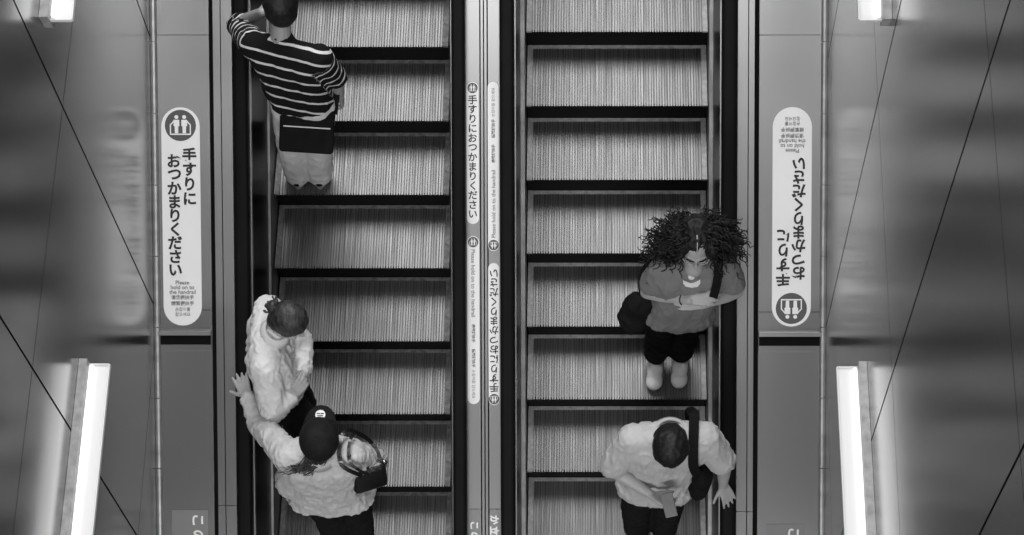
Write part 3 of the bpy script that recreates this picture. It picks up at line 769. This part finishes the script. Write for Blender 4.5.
tube(bm, [cc + q @ V((.031 * math.cos(t * math.pi / 8), .031 * math.sin(t * math.pi / 8), 0)) for t in range(16)], .004, 6, True); obj('bracelet', bm, 'leather', B, smooth=True)
# shoulder bag hanging at the right hip
c = on_z(637, 309, zt + .86); bagB = empty('shoulder_bag', c - Z * .16, 'soft black bag hanging at the hip of crossed-arms curly-haired person', 'bag')
bm = bmesh.new()
ell(bm, c, V((1, .3, .2)), V((-.3, 1, 0)), Z, .085, .075, .145); ell(bm, c + V((-.02, -.03, -.06)), XX, YY, Z, .085, .085, .09); ell(bm, c + V((.05, .0, .07)), XX, YY, Z, .06, .06, .08)
blob('pouch', bm, 'cloth', bagB, .010, 3, (.010, 10, (1, 1, 1)))
strap('strap', [c + V((.03, .02, .13)), seg(J['hr'], J['sr'], .5) + V((-.08, .13, 0)), sc_ + V((0, .16, -.04)), J['sl'] + V((-.06, .09, .08)), J['sl'] + V((-.05, -.02, .10)), J['sl'] + V((-.055, -.10, .04)), J['sl'] + V((-.07, -.135, -.08))], .045, .008, 'cloth', bagB, V((0, -.3, .95)))

# ---- C: light shirt, looking at a phone, hand on the rail
zt = treadz('R', -5); P = lambda x, y, z: on_z(x, y, zt + z)
J = dict(ar=P(637, 528, .09), al=P(664, 528, .09), kr=P(636, 506, .48), kl=P(668, 506, .48), hr=P(642, 477, .90), hl=P(673, 477, .90),
         sr=P(634, 439, 1.40), sl=P(705, 437, 1.40), nk=P(671, 437, 1.48), hd=P(670, 447, 1.59), hf=V((-.05, -.66, -.75)), hu=V((0, -.75, .66)),
         er=P(611, 468, 1.12), el=P(724, 463, 1.15), wr=P(650, 494, 1.08), wl=on_h(723, 485, .78), toe=V((0, -1, 0)))
lens('C', J); JC = dict(J)
Cp = empty('person', V(((J['al'].x + J['ar'].x) / 2, J['al'].y, zt)), 'short-haired person in loose light shirt looking down at a phone', 'person')
ph = P(669, 505, 1.15)
body(Cp, J, 'skin', 1.05, (on_h(730, 502, .72) - J['wl'], V((.1, -.25, 1)), 1, (.10, .12, .12, .12), .11), (V((1, -.62, .02)), V((-.15, -.5, -.8)), 1, (.45, .5, .5, .55), .06))
bm = bmesh.new(); pc, sc_, ax = torso(bm, J, .025, .08, .08)
for k in 'lr': sleeve(bm, J['s' + k], J['e' + k], .085, .080, 0, .88)
so = blob('shirt', bm, 'shirt', Cp, .009, 14, (.0075, 13, (1.5, 1.5, .6)))
cut(so, pc - ax * .10, -ax)
trousers(Cp, J, 'trouser', .014, .03, wide=1.15); shoes(Cp, J, 'cloth')
short_hair(Cp, J, 1.10, rough=.006)
ax_u = UPV + V((-.25, 0, 0)); ax_r = V((1, 0, .25)); ax_n = ax_r.cross(ax_u)
ph_o = empty('phone', ph, 'phone held in front of the person in light shirt', 'phone')
bm = bmesh.new(); ax_r = ax_u.cross(ax_n) ; obox(bm, ph, ax_r, ax_u, ax_n, .066, .128, .009, .004); obj('case', bm, 'phonecase', ph_o)
bm = bmesh.new(); obox(bm, ph - ax_n.normalized() * .0048, ax_r, ax_u, ax_n, .060, .120, .001, .0003); obj('screen', bm, 'phone', ph_o)
c = P(701, 474, 1.02); bagC = empty('shoulder_bag', c - Z * .15, 'black bag slung between arm and side of the person with the phone', 'bag')
bm = bmesh.new(); ell(bm, c, XX, V((0, 1, .3)), V((0, -.3, 1)), .062, .10, .15); ell(bm, c + V((-.01, -.02, -.08)), XX, YY, Z, .065, .10, .08)
blob('pouch', bm, 'cloth', bagC, .010, 3, (.008, 10, (1, 1, 1)))
strap('strap', [c + V((.0, .03, .12)), J['sl'] + V((-.075, .14, -.06)), J['sl'] + V((-.06, .10, .075)), J['sl'] + V((-.062, .01, .105)), J['sl'] + V((-.065, -.09, .06)), J['sl'] + V((-.06, -.145, -.05)), c + V((-.02, -.06, .13))], .052, .010, 'cloth', bagC, V((0, -.3, .95)))

def collar(root, J, m, r=.078, h=.03, t=.014, back=None):
    ax_ = (J['nk'] - (J['sl'] + J['sr']) / 2).normalized(); ax_ = (ax_ + Z).normalized(); lat = (J['sr'] - J['sl']).normalized(); fr_ = ax_.cross(lat)
    c_ = seg((J['sl'] + J['sr']) / 2, J['nk'], .62); b_ = bmesh.new(); n_ = 24; rr = []
    for i in range(n_):
        th = 2 * math.pi * i / n_; e = lat * math.cos(th) + fr_ * math.sin(th)
        rr.append([b_.verts.new(c_ + e * (r + dr) + ax_ * dz) for dr, dz in ((0.012, -.012), (.004, h), (.004 + t, h * .9), (.035, -.012))])
    for i in range(n_):
        A_, B_ = rr[i], rr[(i + 1) % n_]
        for k_ in range(4): b_.faces.new((A_[k_], A_[(k_ + 1) % 4], B_[(k_ + 1) % 4], B_[k_]))
    bmesh.ops.recalc_face_normals(b_, faces=b_.faces)
    return obj('collar', b_, m, root, smooth=True)
collar(Cp, dict(JC), 'shirt')
# ---- D: pale jacket, leaning back on the rail, looking down to the right
zt = treadz('L', -4); P = lambda x, y, z: on_z(x, y, zt + z)
J = dict(al=P(297, 440, .09), ar=P(312, 452, .09), kl=P(300, 404, .50), kr=P(308, 424, .50), hl=P(281, 368, .88), hr=P(284, 402, .88),
         sl=P(268, 310, 1.35), sr=P(265, 366, 1.33), nk=P(279, 331, 1.42), hd=P(289, 322, 1.50), hf=V((.72, -.38, -.58)), hu=V((.5, -.1, .85)),
         el=P(301, 343, 1.10), er=P(273, 410, 1.07), wl=P(303, 372, 1.06), wr=P(291, 397, 1.10), toe=V((.9, -.35, 0)))
lens('D', J)
D = empty('person', V(((J['al'].x + J['ar'].x) / 2, (J['al'].y + J['ar'].y) / 2, zt)), 'person in pale jacket leaning back against the left handrail, head bowed', 'person')
body(D, J, 'skin', 1.0, (V((-.1, -.9, .1)), V((.6, -.1, .8)), 1, (.5, .5, .5, .5), .04), (V((.55, .75, .1)), V((.3, -.5, .8)), -1, (.4, .45, .5, .5), .04))
bm = bmesh.new(); torso(bm, J, .014, .0, .02); blob('undershirt', bm, 'cloth', D, .010, 4)
bm = bmesh.new(); pc, sc_, ax = torso(bm, J, .026, .0, .02)
for k in 'lr':
    sleeve(bm, J['s' + k], J['e' + k], .082, .072); sleeve(bm, J['e' + k], J['w' + k], .072, .050, 0, .92)
jk = blob('jacket', bm, 'jacket', D, .009, 10, (.0085, 15, (1.5, 1.5, .7)))
cut(jk, pc + ax * .05, -ax)
collar(D, J, 'jacket', .056, .068)
trousers(D, J, 'trouser', .014, .02, wide=1.25); shoes(D, J, 'cloth')
hD = short_hair(D, J, 1.04, 'hairstreak', .003)
f = J['hf'].normalized(); u = (J['hu'] - f * J['hu'].dot(f)).normalized(); l = u.cross(f); c = J['hd']
bm = bmesh.new(); q = c - f * .105 + u * .03
ell(bm, q - f * .015, l, f, u, .036, .04, .036)
for i in range(16):
    a = rnd.uniform(0, 6.28); o_ = (l * math.cos(a) + u * math.sin(a)); tube(bm, spline([q + o_ * .02, q - f * .03 + o_ * .045, q - f * .05 + o_ * .05 - Z * .04 + YY * .02], 4), .005, 5)
obj('hair_bun', bm, 'hairstreak', D, smooth=True)

# ---- E: cap, pale jacket, hand stretched up the rail
zt = treadz('L', -5); P = lambda x, y, z: on_z(x, y, zt + z)
J = dict(al=P(338, 539, .09), ar=P(361, 539, .09), kl=P(328, 513, .48), kr=P(357, 513, .48), hl=P(312, 487, .88), hr=P(346, 487, .88),
         sl=P(288, 456, 1.37), sr=P(350, 454, 1.37), nk=P(319, 450, 1.44), hd=P(320, 438, 1.55), hf=V((0, .97, .24)), hu=Z,
         el=P(260, 424, 1.20), er=P(374, 460, 1.11), wl=on_h(247, 396, .80), wr=P(381, 463, .98), toe=V((0, 1, 0)))
lens('E', J)
E = empty('person', V(((J['al'].x + J['ar'].x) / 2, J['al'].y, zt)), 'person in black cap and pale jacket reaching along the left handrail', 'person')
body(E, J, 'skin', 1.0, (on_h(241, 380, .735) - J['wl'], V((-.2, -.2, 1)), -1, (.08, .12, .12, .12), .10, 1.05), (V((.1, .2, -1)), V((1, 0, 0)), -1, (.4, .5, .5, .5)))
bm = bmesh.new(); pc, sc_, ax = torso(bm, J, .030, .16, .13); cap(bm, seg(J['hl'], J['sl'], .6), .10, P(292, 481, .95), .095); cap(bm, P(292, 481, .95), .095, P(320, 490, .84), .11)
for k in 'lr': sleeve(bm, J['s' + k], J['e' + k], .080, .066); sleeve(bm, J['e' + k], J['w' + k], .066, .046, 0, .90)
jk = blob('jacket', bm, 'jacketg', E, .009, 10, (.0085, 15, (1.5, 1.5, .7)))
cut(jk, pc - ax * .09, (-ax + V((.0, -.1, 0))).normalized())
trousers(E, J, 'trouser', .014, .02, wide=1.2); shoes(E, J, 'cloth')
f = J['hf'].normalized(); u = (J['hu'] - f * J['hu'].dot(f)).normalized(); l = u.cross(f); c = J['hd']
HP = lambda x, y, z: c - l * x + f * y + u * z
short_hair(E, J, 1.03, 'hairstreak', .004)
bm = bmesh.new()
for i in range(46):
    a = rnd.uniform(-.9, .9); p0 = HP(.07 * math.sin(a) - .02, -.075 - .01 * math.cos(a), -.02)
    tube(bm, spline([p0, p0 + V((-.03 + rnd.uniform(-.03, .02), -.035, -.06)), p0 + V((-.09 + rnd.uniform(-.07, .05), -.05 + rnd.uniform(-.03, .05), -.10)), p0 + V((-.11 + rnd.uniform(-.10, .1), -.01 + rnd.uniform(-.04, .10), -.12))], 4), lambda t: .0032 * (1 - .7 * t), 5)
obj('loose_hair', bm, 'hairstreak', E, smooth=True)
bm = bmesh.new(); ell(bm, HP(0, -.012, .036), l, f, u, .098, .112, .102, 28)
bmesh.ops.bisect_plane(bm, geom=bm.verts[:] + bm.edges[:] + bm.faces[:], plane_co=HP(0, 0, .008), plane_no=-u, clear_outer=True)
capo = obj('cap', bm, 'capm', E, smooth=True); md = capo.modifiers.new('t', 'SOLIDIFY'); md.thickness = .004
BASE[capo.name] = BASE[E.name]
bm = bmesh.new(); top = []; bot = []
N = 20; grid = []
for j in range(7):
    row = []
    for i in range(N + 1):
        a = math.pi * (i / N); rad = 1 + .0 * j
        x = -.088 * math.cos(a); yb = .062 + .03 * math.sin(a); yf = .062 + .108 * math.sin(a) ** .75
        y = yb + (yf - yb) * j / 6; row.append(HP(x * (1 - .02 * j), y, .020 - .35 * (y - .06) - 2.2 * x * x + .012))
    grid.append(row)
vs = [[bm.verts.new(p) for p in r] for r in grid]
for j in range(6):
    for i in range(N): bm.faces.new((vs[j][i], vs[j][i + 1], vs[j + 1][i + 1], vs[j + 1][i]))
bmesh.ops.remove_doubles(bm, verts=bm.verts, dist=.0005); bmesh.ops.recalc_face_normals(bm, faces=bm.faces)
br = obj('brim', bm, 'capm', capo, smooth=True); md = br.modifiers.new('t', 'SOLIDIFY'); md.thickness = .005; md.offset = 0
bm = bmesh.new(); ell(bm, HP(0, -.012, .139), l, f, u, .010, .010, .006, 12); obj('top_button', bm, 'capm', capo, smooth=True)
BASE[br.name] = BASE[E.name]
def on_brim(x, y): return HP(x, y, .020 - .35 * (y - .06) - 2.2 * x * x + .012 + .004)
bm = bmesh.new(); ring = [on_brim(.026 * math.cos(t), .118 + .026 * math.sin(t)) for t in [2 * math.pi * i / 24 for i in range(24)]]
lo = [bm.verts.new(p) for p in ring]; hi = [bm.verts.new(p + u * .002) for p in ring]
for i in range(24): bm.faces.new((lo[i], lo[(i + 1) % 24], hi[(i + 1) % 24], hi[i]))
bm.faces.new(hi); bm.faces.new(lo[::-1]); bmesh.ops.recalc_face_normals(bm, faces=bm.faces); stk = obj('round_sticker', bm, 'sign', capo)
bm = bmesh.new(); stx = lambda x, y: on_brim(x, y) + u * .002
for x0, x1, yy in ((-.016, -.004, .124), (.004, .016, .124), (-.013, .013, .112)): cap(bm, stx(x0, yy), .003, stx(x1, yy), .003, 6)
obj('sticker_mark', bm, 'inkgrey', capo)
bm = bmesh.new()
for i, t in enumerate((-.30, -.15, 0, .15, .30)):
    p = HP(math.sin(t) * .097, -.012 + math.cos(t) * .106, .060); ell(bm, p, l, f, u, .0045, .006, .006, 8)
obj('cap_lettering', bm, 'sign', capo, smooth=True)
collar(E, J, 'jacketg', .074, .045)
# black handbag
c = P(368, 474, 1.14); bagE = empty('handbag', c - Z * .12, 'glossy black handbag hanging at the right side of the person in the cap', 'bag')
ax1 = V((.9, .35, -.1)); ay = Z + V((-.1, .3, 0)); an = ax1.cross(ay).normalized(); ay = an.cross(ax1)
bm = bmesh.new(); obox(bm, c, ax1, an, ay, .19, .11, .18, .03); obj('pouch', bm, 'leather', bagE, smooth=True)
bm = bmesh.new(); obox(bm, c + an * -.056 + ay * .03, ax1, an, ay, .17, .012, .10, .005); obj('flap', bm, 'leather', bagE, smooth=True)
bm = bmesh.new(); obox(bm, c + an * -.064 - ay * .02, ax1, an, ay, .03, .006, .018, .002); obj('clasp', bm, 'silver', bagE)
bm = bmesh.new(); cap(bm, c + ax1 * .09 + ay * .06, .012, c + ax1 * .105 + ay * .05, .012, 10); obj('charm', bm, 'silver', bagE, smooth=True)
strap('strap', [c - ax1 * .07 + ay * .06, J['sr'] + V((.06, -.11, -.02)), J['sr'] + V((-.03, -.09, .085)), J['sr'] + V((-.035, .02, .125)), J['sr'] + V((-.0, .10, .08)), J['sr'] + V((.10, .10, -.10)), c + ax1 * .08 + an * .04 + ay * .06], .022, .008, 'leather', bagE, V((0, -.3, .95)))
strap('strap', [c + ax1 * .0 + ay * .07 - an * .04, J['sr'] + V((.10, -.10, -.03)), J['sr'] + V((.015, -.08, .082)), J['sr'] + V((.01, .02, .12)), J['sr'] + V((.03, .08, .08))], .016, .008, 'leather', bagE, V((0, -.3, .95)))
bm = bmesh.new()
for q in ((-.035, -.06, .108), (.012, -.05, .103)): ell(bm, J['sr'] + V(q), XX, YY, Z, .009, .012, .008, 12)
obj('buckle', bm, 'leather', bagE, smooth=True)
